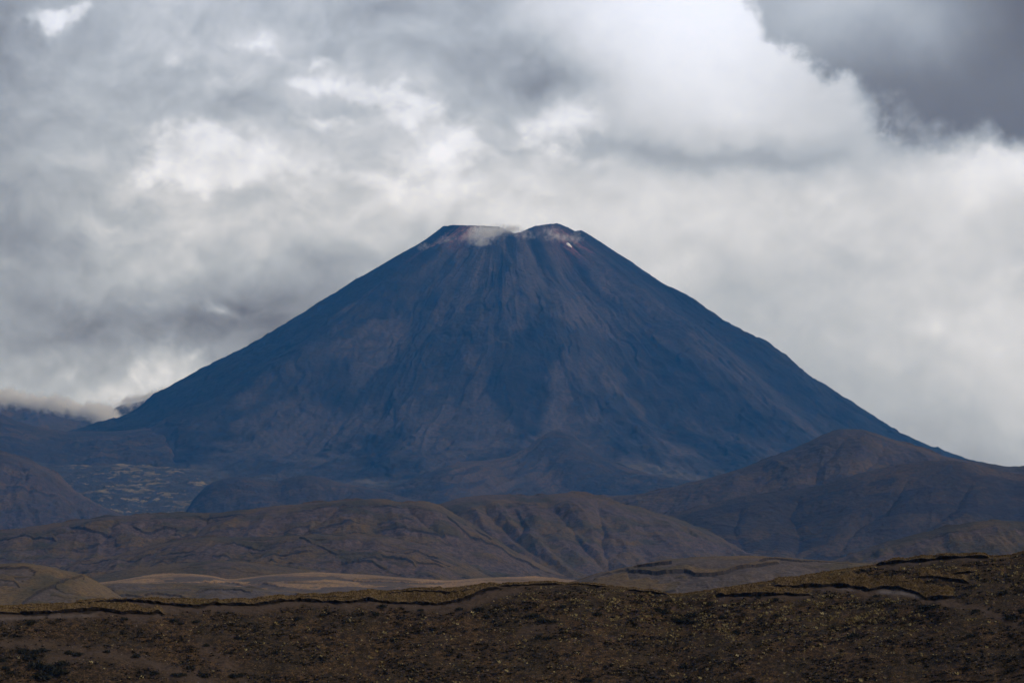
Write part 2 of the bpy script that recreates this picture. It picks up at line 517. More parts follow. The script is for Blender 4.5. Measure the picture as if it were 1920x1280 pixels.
def build_cone():
    m, N, bs, pos = new_mat('volcanic cinder')
    n1 = N.noise(pos, 1 / 90.0, 6, 0.6)
    n2 = N.noise(pos, 1 / 14.0, 5, 0.65)
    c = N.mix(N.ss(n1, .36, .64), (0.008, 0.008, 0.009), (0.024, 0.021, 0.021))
    c = N.mix(N.attr('scoria_shade'), c, N.mix(N.ss(n2, .4, .6), (0.076, 0.059, 0.053), (0.050, 0.041, 0.039)))
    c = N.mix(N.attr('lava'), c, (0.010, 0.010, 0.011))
    c = N.mix(N.m('MULTIPLY', N.attr('red'), N.ss(n2, .3, .6)), c, (0.27, 0.110, 0.090))
    c = N.mix(N.m('MULTIPLY', N.attr('pale'), N.ss(n2, .42, .6)), c, (0.26, 0.20, 0.19))
    c = N.mix(N.attr('apron'), c, N.mix(N.ss(n1, .42, .6), (0.095, 0.078, 0.055), (0.048, 0.043, 0.040)))
    N.l.new(c, bs.inputs['Base Color'])
    bump(N, bs, N.m('ADD', n1, N.m('MULTIPLY', n2, .6)), 6.0)
    # angular columns crowded on the side that faces the viewer
    nphi, nr = 1700, 620
    t = np.linspace(-1, 1, nphi, endpoint=False)
    phi = np.pi * (0.60 * t + 0.40 * t ** 5)
    rr = np.concatenate([[2.0], np.linspace(12, 2100, nr - 40), np.linspace(2110, 3300, 39)])
    R, PH = np.meshgrid(rr, phi, indexing='ij')
    R = R * (1 - 0.36 * sstep(-np.cos(PH), -0.2, 0.5) * sstep(R, 900, 3300))
    X = X0 + R * np.sin(PH); Y = Y0 - R * np.cos(PH)
    Z, r, ph, g, g2, lob = cone_z(X, Y)
    px = 960 + F * X / Y; py = HZ - F * Z / Y
    st = fbm(ph * 16 + fbm(X / 60, Y / 60, 2, 53) * .5, r / 420, 5, 51)             # streaks down the slope
    st2 = fbm(ph * 8 + 0.4 * fbm(X / 200, Y / 200, 3, 9), r / 430, 6, 55, 0.5)
    front = sstep(np.cos(ph), 0.15, 0.8)
    sc = np.clip(sstep(st2 + 0.12 * st + 0.25 * front - 0.12 * (np.sin(ph) < -0.5), -0.05, 0.75), 0, 1) * 0.75
    dark = sstep(np.degrees(ph) + 9 * fbm(X / 160, Y / 160, 4, 57) + 5 * st, -50, -33)  # left flank: less scoria, and its shade painted into the colour
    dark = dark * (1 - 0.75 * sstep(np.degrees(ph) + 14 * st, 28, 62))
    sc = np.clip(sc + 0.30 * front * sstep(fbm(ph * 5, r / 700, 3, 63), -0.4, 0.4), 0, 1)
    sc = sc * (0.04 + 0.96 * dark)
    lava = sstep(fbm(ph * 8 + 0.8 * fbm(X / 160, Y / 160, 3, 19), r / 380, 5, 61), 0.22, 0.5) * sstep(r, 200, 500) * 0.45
    lava = np.maximum(lava, 0.5 * (1 - dark))  # lava colour also paints the shade of the left flank
    lava = np.maximum(lava, 0.35 * sstep(lob, 0.03, 0.10) * (1 - sstep(lob, 0.12, 0.20)) * sstep(r, 500, 900))

    def streak(p0, w, r0, r1):
        return np.exp(-((np.degrees(ph) - p0) / w) ** 2) * sstep(r, r0, r0 + 40) * (1 - sstep(r, r1 - 160, r1))
    red = 1.5 * streak(-33, 7, 225, 470) + 0.6 * streak(-44, 4, 250, 560) + 0.7 * streak(-24, 5, 240, 420)
    red = red + 0.8 * streak(8, 7, 270, 345) + 0.7 * streak(36, 9, 250, 520) + .5 * streak(-14, 8, 250, 380)
    red = red * sstep(st, -0.45, 0.25)
    pale = streak(36, 3.5, 290, 375) * sstep(st, -0.1, 0.3) + 0.7 * streak(3, 5, 285, 325) * sstep(st, 0, .3) + .5 * streak(-30, 5, 240, 330) * sstep(st, 0, .4)
    apron = sstep(r + 250 * st2, 1750, 2100)
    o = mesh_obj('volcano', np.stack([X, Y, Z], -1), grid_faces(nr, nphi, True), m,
                 dict(scoria_shade=sc, lava=lava, red=np.clip(red, 0, 1), pale=np.clip(pale, 0, 1), apron=apron))
    setp(o, 'dark blue steep sided volcanic cone with flat steaming summit', 'volcano', 'structure')


build_cone()


def hit_cone(px, py, ys=np.linspace(9000, 10100, 2201)):
    u, v = pix(px, py)
    z = cone_z(u * ys, ys)[0]
    i = int(np.argmax(z > v * ys))
    return np.array([u * ys[i], ys[i], z[i]])


def build_snow():
    m, N, bs, pos = new_mat('old snow')
    n = N.noise(pos, 0.3, 3)
    N.l.new(N.mix(n, (0.86, 0.87, 0.88), (0.78, 0.78, 0.80)), bs.inputs['Base Color'])
    n_a = 14
    ring = []
    for k in range(n_a):
        a = 2 * math.pi * k / n_a
        j = 1 + 0.18 * math.sin(3 * a + 1)
        lx, ly = 6.6 * math.cos(a) * j, 2.0 * math.sin(a) * j
        ca, sa = math.cos(0.66), math.sin(0.66)
        ring.append((1066.5 + lx * ca - ly * sa, 459.5 + lx * sa + ly * ca))
    P = np.array([hit_cone(*q) for q in ring] + [hit_cone(1066.5, 459.5)])
    nrm = np.array([0.25, -0.6, 0.8])
    low = P - nrm * 2.0
    up = P[:n_a] * 0.86 + P[n_a] * 0.14 + nrm * 2.2
    co = np.concatenate([low[:n_a], up, [P[n_a] + nrm * 2.8]])
    f3 = []
    for k in range(n_a):
        k2 = (k + 1) % n_a
        f3 += [(k, k2, n_a + k2), (k, n_a + k2, n_a + k), (n_a + k, n_a + k2, 2 * n_a)]
    o = mesh_obj('snow_patch', co, np.array(f3), m)
    setp(o, 'small white snow patch just below the right summit rim of the volcano', 'snow patch')


build_snow()


# ------------------------------------------------------------------ hills
def hill(label, crest, foot, depth, length, mat, back=0.35, rows=150, step=1.7, p=1.25, A=6.0, L=160.0,
         spur=0.0, spurL=120.0, turf=2.0, thr=0.0, sL=(150, 60), seed=1, scarps=(), grass_bias=0.0, turf_bias=0.0, side=0.0, gwin=None, creases=(), near=1.0):
    # near: the whole hill drawn in towards the viewer and made smaller by the same factor
    depth = [(d[0], d[1] * near) for d in depth] if np.ndim(depth) else depth * near
    length *= near; A *= near; L *= near; spur *= near; spurL *= near; turf *= near
    sL = (sL[0] * near, sL[1] * near)
    creases = [(p_, w_, d_ * near) for (p_, w_, d_) in creases]
    cx = [c[0] for c in crest]
    px = np.arange(cx[0], cx[-1] + step, step)
    dep = np.array(depth, float) if np.ndim(depth) else None
    Yc = (pchip([d[0] for d in depth], [d[1] for d in depth], px) if np.ndim(depth) else np.full(len(px), float(depth)))
    Yc = Yc + length * 0.05 * fbm(px / 260.0, px * 0 + seed * 1.7, 3, seed)
    pc = pchip(cx, [c[1] for c in crest], px)
    pf = pchip([c[0] for c in foot], [c[1] for c in foot], px)
    pf = np.maximum(pf, pc + 1.0)
    t = np.concatenate([np.linspace(0, 1, rows) ** 1.15])
    nb = 26
    tb = np.linspace(0, 1, nb + 1)[1:] ** 1.8
    # rows: back (far to near), crest, front, skirt
    u = pix(px, pc)[0]
    zc = pix(px, pc)[1] * Yc
    Yf = Yc - length
    zf = pix(px, pf)[1] * Yf
    tt = t[:, None]
    prof = tt ** p
    Yfront = Yc[None] - length * tt
    Zfront = zc[None] - (zc - zf)[None] * prof
    Yback = Yc[None] + length * 1.0 * tb[::-1][:, None]
    Zback = zc[None] - back * length * tb[::-1][:, None] ** 1.35
    sk = np.linspace(0, 1, 8)[1:][:, None]
    Ysk = Yf[None] - length * 0.5 * sk
    Zsk = zf[None] + (-70 - zf)[None] * sk
    Y = np.concatenate([Yback, Yfront, Ysk]); Z = np.concatenate([Zback, Zfront, Zsk])
    X = u[None] * Y
    w = np.concatenate([np.full(nb, 0.7), sstep(t, 0.0, 0.28) * 0.9 + 0.1 * (t > 0), np.linspace(1, 0.2, 7)])[:, None]
    row0 = nb
    wc = np.abs(np.arange(len(w)) - row0)[:, None]
    dz = A * fbm(X / L, Y / L * 0.7, 6, seed + 2, 0.52) * (0.18 + w)
    if spur:
        wob = 0.5 * fbm(X / 400, Y / 400, 2, seed + 9)
        dz = dz + spur * (ridged(X / spurL + wob + side * (Yc[None] - Y) / spurL, Y / (spurL * 5), 3, seed + 4) - 0.7) * w * 1.1
    cpx = 960 + F * X / Y; cpy = HZ - F * (Z + dz) / Y
    for (pts, wd, dp) in creases:
        ys_ = [q[1] for q in pts]
        cxx = np.interp(cpy, ys_, [q[0] for q in pts]) + 3.0 * fbm(cpy / 14.0, cpy * 0 + seed, 3, seed + 40)
        e = sstep(cpy, ys_[0] - 4, ys_[0] + 14) * (1 - sstep(cpy, ys_[-1] - 8, ys_[-1] + 8))
        e[:nb] = 0
        dz = dz - dp * e * np.exp(-np.abs(cpx - cxx) / wd)
    # turf caps with little cliffs
    s_ = (Yc[None] - Y)
    dz = dz + 0.16 * A * fbm(X / (L * 0.09), Y / (L * 0.07), 4, seed + 12, 0.6) * w
    gul = ridged(X / (L * 0.8) + 0.8 * fbm(X / L, Y / L, 3, seed + 30), s_ / (L * 1.6), 4, seed + 31, 0.55)
    dz = dz - 0.40 * A * np.clip(gul - 0.55, 0, 2) * w
    f = fbm(X / sL[0], s_ / sL[1] + 0.25 * X / sL[0], 5, seed + 6, 0.5) + turf_bias
    patch = fbm(X / (sL[0] * 2.2), s_ / (sL[1] * 3), 3, seed + 16)
    ppx = np.broadcast_to(px[None], X.shape)
    ppy = HZ - F * (Z / Y)
    traced = np.zeros_like(X)
    for (pts, wdt) in scarps:
        sy = pchip([q[0] for q in pts], [q[1] for q in pts], px)[None] + 0.8 * fbm(px / 9.0, px * 0 + 3, 3, seed + 8)[None]
        inx = sstep(px, pts[0][0] - 6, pts[0][0] + 6) * (1 - sstep(px, pts[-1][0] - 6, pts[-1][0] + 6))
        d = (ppy - sy)
        up = np.clip((d + wdt) / wdt, 0, 1) * (d < 0)
        dn = np.exp(-np.clip(d, 0, 99) / (wdt * 0.9)) * (d >= 0)
        f = f + inx[None] * (1.1 * up - 1.1 * dn)
        traced = np.maximum(traced, inx[None] * np.maximum(up, dn))
    g = sstep(f, thr - 0.045, thr + 0.045)
    brk = sstep(fbm(X / (sL[0] * 0.9), s_ / (sL[1] * 1.6), 3, seed + 26), -0.12, 0.22)
    brk = np.maximum(brk, 1.3 * traced)
    cap = turf * g * (0.30 + 0.70 * brk) * np.clip(0.35 + patch + 0.5, 0.2, 1) * np.concatenate([np.full(nb, 0.3), 0.25 + 0.75 * sstep(t, 0.02, .12), np.full(7, 0.3)])[:, None]
    Z = Z + dz + cap
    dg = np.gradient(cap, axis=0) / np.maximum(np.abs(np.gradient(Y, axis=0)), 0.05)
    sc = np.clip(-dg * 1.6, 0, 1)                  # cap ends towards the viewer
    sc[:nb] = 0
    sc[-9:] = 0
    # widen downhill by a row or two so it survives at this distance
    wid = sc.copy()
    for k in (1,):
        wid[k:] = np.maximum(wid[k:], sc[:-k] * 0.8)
    grass = np.clip(0.15 + 0.75 * g + grass_bias + 0.5 * patch, 0, 1)
    gt = np.concatenate([np.full(nb, 0.6), 0.5 * (1 - sstep(t, 0.02, 0.16)), np.zeros(7)])[:, None]
    grass = np.clip(grass + gt, 0, 1)
    if gwin:
        grass = grass * np.exp(-((px - gwin[0]) / gwin[1]) ** 2)[None] * sstep(fbm(X / 45, s_ / 60, 4, seed + 50), -0.35, 0.2)
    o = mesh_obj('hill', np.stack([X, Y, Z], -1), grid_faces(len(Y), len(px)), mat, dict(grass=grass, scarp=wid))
    setp(o, label, 'hill', 'structure')
    return o


# far mountain, its head in cloud
hill('distant mountain flank at far left with its top lost in cloud',
     [(-320, 720), (-60, 742), (0, 744), (40, 750), (90, 762), (140, 768), (190, 772), (235, 760), (275, 748), (300, 742), (380, 750), (480, 800)],
     [(-320, 880), (480, 880)], 11700, 600, M_far, A=26, L=420, spur=22, spurL=260, turf=0, rows=110, seed=3)
# saddle ridge left of the cone
hill('dark saddle ridge running into the left foot of the volcano',
     [(-320, 720), (-100, 752), (0, 777), (30, 788), (60, 797), (95, 805), (130, 809), (200, 808), (270, 803), (305, 800), (318, 806), (328, 822), (345, 850), (400, 890)],
     [(-320, 885), (400, 900)], 8900, 620, M_dark, A=7, L=150, spur=5, spurL=130, turf=1.5, rows=110, seed=5, grass_bias=-0.25)
# lava plain with pale grass
hill('broken lava plain with pale yellow patches at lower left of the volcano',
     [(-320, 860), (0, 862), (150, 866), (300, 868), (420, 872), (560, 878), (760, 890)],
     [(-320, 1000), (760, 1000)], 8500, 1500, M_plain, A=8, L=110, spur=0, turf=4, thr=0.06, sL=(85, 30), rows=230, seed=7, p=1.0, grass_bias=-0.12, gwin=(265, 170))
hill('tan shoulder of hill descending to the right at the left edge',
     [(-320, 800), (-100, 828), (0, 848), (50, 863), (90, 880), (118, 897), (140, 918), (185, 945), (240, 972), (300, 998)],
     [(-320, 1000), (300, 1010)], 7300, 420, M_far, A=9, L=130, spur=7, spurL=110, turf=3, rows=150, near=0.92, seed=9,
     creases=[([(35, 862), (58, 905), (52, 940), (72, 990)], 10, 9), ([(100, 893), (130, 935), (165, 985)], 9, 8), ([(-20, 850), (-5, 900), (10, 960)], 10, 7)],
     scarps=[([(-30, 868), (20, 872), (60, 884)], 6), ([(10, 905), (60, 918), (105, 922)], 6)])
# front foothills of the cone
hill('long grey ridge falling left from the centre foot of the volcano',
     [(520, 884), (600, 873), (660, 869), (700, 862), (780, 846), (850, 824), (900, 810), (940, 800), (1010, 791), (1040, 789), (1070, 795), (1110, 806), (1170, 838), (1250, 872), (1360, 905)],
     [(520, 915), (800, 915), (1000, 900), (1360, 925)], [(520, 8300), (1040, 8900), (1360, 8500)], 420, M_far, A=7, L=140, spur=6, spurL=110, turf=1, rows=120, seed=11, grass_bias=-0.3, side=-.4)
hill('foothill with a shaded left face and pale fan on its right',
     [(600, 892), (640, 904), (690, 913), (725, 913), (760, 903), (800, 887), (850, 871), (900, 863), (945, 857), (985, 840), (1020, 817), (1048, 805), (1068, 810), (1100, 836), (1140, 862), (1200, 884), (1280, 898), (1380, 910)],
     [(600, 940), (820, 960), (1000, 935), (1200, 930), (1380, 930)], [(600, 7700), (820, 7650), (1048, 8150), (1380, 7600)], 380, M_dark, A=6, L=140, spur=5, spurL=120, turf=1, rows=120, seed=13, grass_bias=0.0, side=.5)
hill('dark rounded knoll below the lava plain',
     [(335, 975), (350, 955), (368, 930), (395, 906), (420, 897), (450, 893), (485, 896), (520, 901), (545, 895), (580, 891), (620, 900), (680, 912), (740, 926), (790, 942), (840, 960), (900, 975)],
     [(335, 990), (900, 990)], 6900, 300, M_dark, A=4, L=90, spur=4, spurL=80, turf=1, rows=120, seed=15, grass_bias=0.1)
# right hand hills
hill('rounded brown hill in front of the right foot of the volcano',
     [(1060, 935), (1130, 930), (1200, 925), (1250, 916), (1290, 905), (1350, 889), (1400, 874), (1440, 860), (1480, 844), (1515, 828), (1555, 811), (1585, 804), (1610, 804), (1640, 811), (1680, 825), (1720, 839), (1760, 852), (1810, 862), (1860, 869), (1890, 874), (1920, 875), (2000, 885), (2300, 905)],
     [(1060, 985), (2300, 985)], 6500, 480, M_far, A=6, L=130, spur=7, spurL=140, turf=1.5, rows=150, near=0.8, seed=17, p=1.4,
     creases=[([(1585, 815), (1560, 850), (1530, 880), (1528, 905)], 14, 8), ([(1470, 865), (1440, 895), (1400, 920)], 12, 6), ([(1660, 830), (1640, 865), (1600, 890)], 12, 6)])
hill('broad dark hill face with light crest at right',
     [(1040, 1040), (1120, 1012), (1200, 984), (1250, 968), (1290, 955), (1350, 940), (1400, 930), (1460, 922), (1510, 916), (1550, 906), (1600, 891), (1650, 878), (1700, 869), (1750, 863), (1800, 864), (1850, 876), (1920, 890), (2000, 900), (2300, 920)],
     [(1040, 1075), (2300, 1075)], 5600, 420, M_dark, A=3.5, L=140, spur=3, spurL=150, turf=1.5, rows=190, near=0.78, seed=19, p=1.1, grass_bias=0.12,
     creases=[([(1700, 900), (1665, 950), (1610, 985), (1570, 1030)], 16, 8), ([(1500, 930), (1480, 965), (1500, 1000), (1490, 1040)], 14, 7), ([(1390, 950), (1375, 990), (1400, 1040)], 10, 5), ([(1820, 900), (1790, 950), (1740, 985), (1690, 1005)], 16, 8)],
     scarps=[([(1330, 990), (1350, 987), (1385, 990)], 10), ([(1445, 998), (1470, 997), (1490, 999)], 8), ([(1335, 1016), (1365, 1015), (1390, 1010)], 8)])
hill('wide grassy hill flank in the centre below the volcano',
     [(700, 985), (760, 962), (820, 945), (870, 931), (930, 926), (1000, 929), (1060, 924), (1100, 929), (1150, 941), (1200, 953), (1250, 966), (1300, 984), (1360, 1010), (1430, 1040)],
     [(700, 1095), (1430, 1095)], 5200, 480, M_mid, A=6, L=120, spur=8, spurL=110, turf=1.6, thr=.12, rows=190, near=0.8, seed=21, grass_bias=0.0, side=-.35, p=1.05,
     creases=[([(1120, 936), (1132, 985), (1128, 1010), (1140, 1040), (1150, 1075)], 16, 13), ([(965, 950), (982, 985), (966, 1010)], 9, 7), ([(1040, 950), (1072, 985), (1090, 1015), (1140, 1060)], 12, 9),
              ([(840, 970), (920, 1010), (1000, 1050), (1080, 1085)], 14, 8), ([(905, 945), (930, 975), (985, 1020), (1040, 1055)], 11, 7)])
hill('right hand spur with a pale grassy crest line',
     [(1400, 1075), (1480, 1062), (1560, 1050), (1600, 1037), (1640, 1022), (1700, 1006), (1750, 994), (1790, 985), (1830, 977), (1870, 975), (1920, 977), (2000, 982), (2300, 995)],
     [(1400, 1095), (2300, 1100)], 4200, 260, M_mid, A=3.5, L=80, spur=5, spurL=70, turf=1.4, rows=140, near=0.64, seed=23, p=1.0)
# left mid hills
hill('long tussock hill with eroded scarps crossing the left',
     [(-320, 1030), (-100, 1008), (0, 996), (75, 984), (150, 975), (220, 968), (300, 962), (335, 960), (400, 960), (450, 956), (520, 948), (600, 942), (680, 937), (720, 935), (755, 942), (790, 940), (820, 945), (850, 962), (900, 993), (960, 1030), (1020, 1060), (1080, 1085), (1200, 1105)],
     [(-320, 1085), (700, 1085), (1200, 1120)], 4600, 330, M_mid, A=5, L=110, spur=5, spurL=100, turf=2.6, thr=.02, sL=(105, 42), rows=220, near=0.76, seed=25, p=1.15,
     creases=[([(395, 962), (380, 985), (352, 1010), (300, 1040)], 12, 7), ([(215, 970), (212, 990), (190, 1020)], 9, 5), ([(640, 945), (600, 975), (560, 1000)], 14, 6), ([(760, 945), (800, 980), (860, 1020)], 12, 7)],
     scarps=[([(-20, 1016), (50, 1011), (95, 1013), (105, 1018)], 9), ([(130, 988), (170, 1000), (215, 1005)], 9), ([(250, 988), (268, 997), (300, 991), (330, 987)], 9),
             ([(330, 998), (365, 1002), (400, 1000)], 7), ([(840, 975), (880, 1005), (930, 1030), (1010, 1063)], 9), ([(500, 990), (540, 992), (580, 985)], 7)])
hill('olive grass hill with dark winding scarps at lower left',
     [(40, 1088), (90, 1074), (130, 1061), (200, 1045), (250, 1032), (300, 1020), (350, 1012), (400, 1008), (480, 1006), (540, 1005), (640, 1000), (700, 1003), (760, 1012), (800, 1022), (860, 1048), (900, 1070), (940, 1088), (1000, 1100)],
     [(40, 1105), (500, 1085), (1000, 1115)], 3900, 230, M_mid, A=3.4, L=80, spur=4, spurL=70, turf=2.2, thr=.0, sL=(85, 30), rows=200, near=0.76, seed=27, p=1.15,
     scarps=[([(150, 1062), (215, 1050), (245, 1050), (290, 1038)], 8), ([(385, 1024), (440, 1018), (500, 1026)], 8), ([(560, 1009), (590, 1020), (628, 1036)], 8),
             ([(640, 1056), (690, 1058), (725, 1070)], 8), ([(718, 1046), (750, 1052), (780, 1064)], 8), ([(776, 1038), (800, 1039), (822, 1046)], 6), ([(650, 1000), (700, 1004), (760, 1010), (822, 1018)], 6)])
hill('low smooth swell between the scarped hill and tan flats',
     [(100, 1098), (180, 1080), (250, 1066), (350, 1055), (420, 1051), (480, 1056), (560, 1066), (640, 1078), (720, 1090), (820, 1120)],
     [(100, 1110), (720, 1105)], 3300, 170, M_mid, A=1.5, L=60, spur=1, spurL=60, turf=1.0, thr=0.2, rows=90, near=0.76, seed=29, grass_bias=.2)
# tan flats and near hills
hill('sunlit tan grass flats behind the foreground ridge',
     [(-320, 1105), (150, 1094), (215, 1088), (260, 1081), (300, 1077), (345, 1075), (395, 1079), (430, 1085), (470, 1081), (520, 1076), (600, 1073), (680, 1076), (760, 1082), (840, 1087), (880, 1084), (920, 1082), (980, 1081), (1070, 1086), (1200, 1095), (1400, 1110)],
     [(-320, 1145), (1400, 1150)], 2300, 520, M_tan, A=1.6, L=60, turf=1.1, thr=0.08, sL=(150, 45), rows=170, seed=31, grass_bias=.05, p=1.0, step=1.5,
     scarps=[([(380, 1092), (440, 1093), (520, 1098), (600, 1103)], 5), ([(640, 1084), (700, 1088), (770, 1092), (850, 1091)], 4)])
hill('dark green patched hillock between dome and tan flats',
     [(20, 1165), (100, 1108), (170, 1098), (230, 1092), (280, 1094), (350, 1092), (390, 1092), (440, 1100), (520, 1106), (620, 1112), (700, 1118), (800, 1165)],
     [(100, 1150), (700, 1150)], 1750, 130, M_near, A=1.4, L=36, spur=1, spurL=40, turf=0.9, thr=.05, sL=(50, 26), rows=140, seed=33, step=1.5,
     scarps=[([(200, 1122), (240, 1118), (262, 1122)], 6), ([(272, 1120), (300, 1117), (350, 1120)], 6), ([(370, 1108), (390, 1104), (430, 1106), (470, 1112)], 7)])
hill('smooth brown grass dome at the left edge',
     [(-320, 1092), (-100, 1070), (0, 1057), (40, 1055), (70, 1058), (110, 1066), (150, 1077), (175, 1088), (205, 1104), (240, 1125), (280, 1142), (350, 1190)],
     [(-320, 1160), (280, 1160)], 1450, 90, M_near, A=0.9, L=30, turf=1.0, thr=-.05, sL=(46, 30), rows=170, seed=35, step=1.4, grass_bias=.15, turf_bias=0.12,
     scarps=[([(-30, 1090), (0, 1087), (25, 1089), (36, 1098)], 7), ([(35, 1135), (70, 1112), (110, 1094), (160, 1080)], 9)])
hill('flat topped grass hill with a winding dark scarp at right',
     [(880, 1190), (950, 1140), (1000, 1112), (1050, 1096), (1080, 1088), (1115, 1076), (1150, 1068), (1200, 1058), (1240, 1050), (1280, 1046), (1340, 1042), (1400, 1041), (1460, 1044), (1520, 1049), (1560, 1052), (1640, 1056), (1760, 1064), (1900, 1080)],
     [(880, 1200), (1000, 1150), (1900, 1150)], 1300, 100, M_near, A=1.0, L=30, turf=1.3, thr=.0, sL=(60, 40), rows=200, seed=37, step=1.4,
     scarps=[([(1190, 1064), (1230, 1060), (1262, 1057)], 6), ([(1180, 1073), (1240, 1073), (1285, 1070), (1305, 1078), (1325, 1079), (1350, 1077), (1385, 1067), (1425, 1060), (1460, 1056)], 11),
             ([(1425, 1051), (1450, 1047), (1480, 1051), (1530, 1053), (1600, 1056)], 5)])
print('hills', round(time.time() - T0, 1))
#PART2

# ------------------------------------------------------------------ foreground ridge
YK = 350.0
_K = [(-2600, 1260), (-1400, 1195), (-700, 1168), (-260, 1150), (0, 1136), (60, 1132), (100, 1131), (150, 1128), (180, 1126), (200, 1125), (250, 1125), (300, 1124), (370, 1126),
      (400, 1127), (470, 1125), (520, 1120), (600, 1116), (680, 1110), (740, 1108), (800, 1104), (860, 1101), (920, 1097), (960, 1094),
      (1000, 1092), (1050, 1092), (1100, 1093), (1140, 1097), (1200, 1104), (1230, 1109), (1250, 1113), (1280, 1113), (1300, 1110),
      (1340, 1104), (1400, 1095), (1450, 1088), (1500, 1080), (1540, 1073), (1560, 1070), (1600, 1064), (1645, 1058), (1682, 1050),
      (1722, 1047), (1763, 1041), (1794, 1039), (1845, 1041), (1865, 1042), (1895, 1040), (1920, 1033), (2000, 1022), (2200, 1015), (2700, 1040), (3500, 1120), (4600, 1230)]
# turf edges: polyline, reach of the turf above it, bare strip below it (photo pixels), drop of the edge (m)
_SC = [
    ([(-260, 1158), (0, 1149), (40, 1150), (70, 1150), (110, 1147), (150, 1145), (185, 1142), (210, 1145), (225, 1149), (255, 1148), (280, 1151), (295, 1147), (308, 1151)], 16, 12, .42),
    ([(140, 1131), (165, 1132), (180, 1130), (200, 1127), (240, 1126), (280, 1129), (330, 1134), (372, 1137), (400, 1132), (477, 1134), (533, 1126), (571, 1125), (608, 1128), (656, 1129), (690, 1124), (733, 1130), (796, 1131), (821, 1133), (842, 1130), (879, 1120), (898, 1110), (917, 1105), (940, 1101)], 30, 11, .42),
    ([(724, 1113), (750, 1110), (800, 1109), (840, 1111), (880, 1109), (890, 1106)], 12, 1, .28),
    ([(925, 1099), (965, 1097), (1000, 1096), (1040, 1095), (1060, 1096)], 8, 3, .22),
    ([(1058, 1096), (1085, 1094), (1110, 1097), (1140, 1100)], 4, 2, .22),
    ([(1175, 1105), (1205, 1108), (1235, 1112), (1255, 1116)], 5, 1, .25),
    ([(1340, 1116), (1376, 1116), (1415, 1115), (1444, 1114), (1473, 1114), (1522, 1116)], 16, 9, .40),
    ([(1448, 1099), (1473, 1100), (1512, 1099), (1560, 1097), (1590, 1099), (1613, 1103), (1629, 1106), (1657, 1101), (1682, 1101), (1702, 1107), (1720, 1112), (1735, 1123), (1763, 1121), (1792, 1118)], 26, 10, .44),
    ([(1718, 1082), (1743, 1081), (1763, 1083), (1788, 1088), (1815, 1092)], 14, 4, .44),
    ([(1640, 1059), (1690, 1053), (1735, 1051), (1763, 1047), (1794, 1045), (1824, 1044), (1856, 1045)], 8, 6, .42),
    ([(1682, 1092), (1706, 1091), (1712, 1092)], 6, 2, .25),
    ([(1785, 1076), (1814, 1073), (1832, 1071)], 8, 2, .25),
    ([(560, 1121), (610, 1121), (650, 1121), (672, 1120)], 6, 1, .18),
]


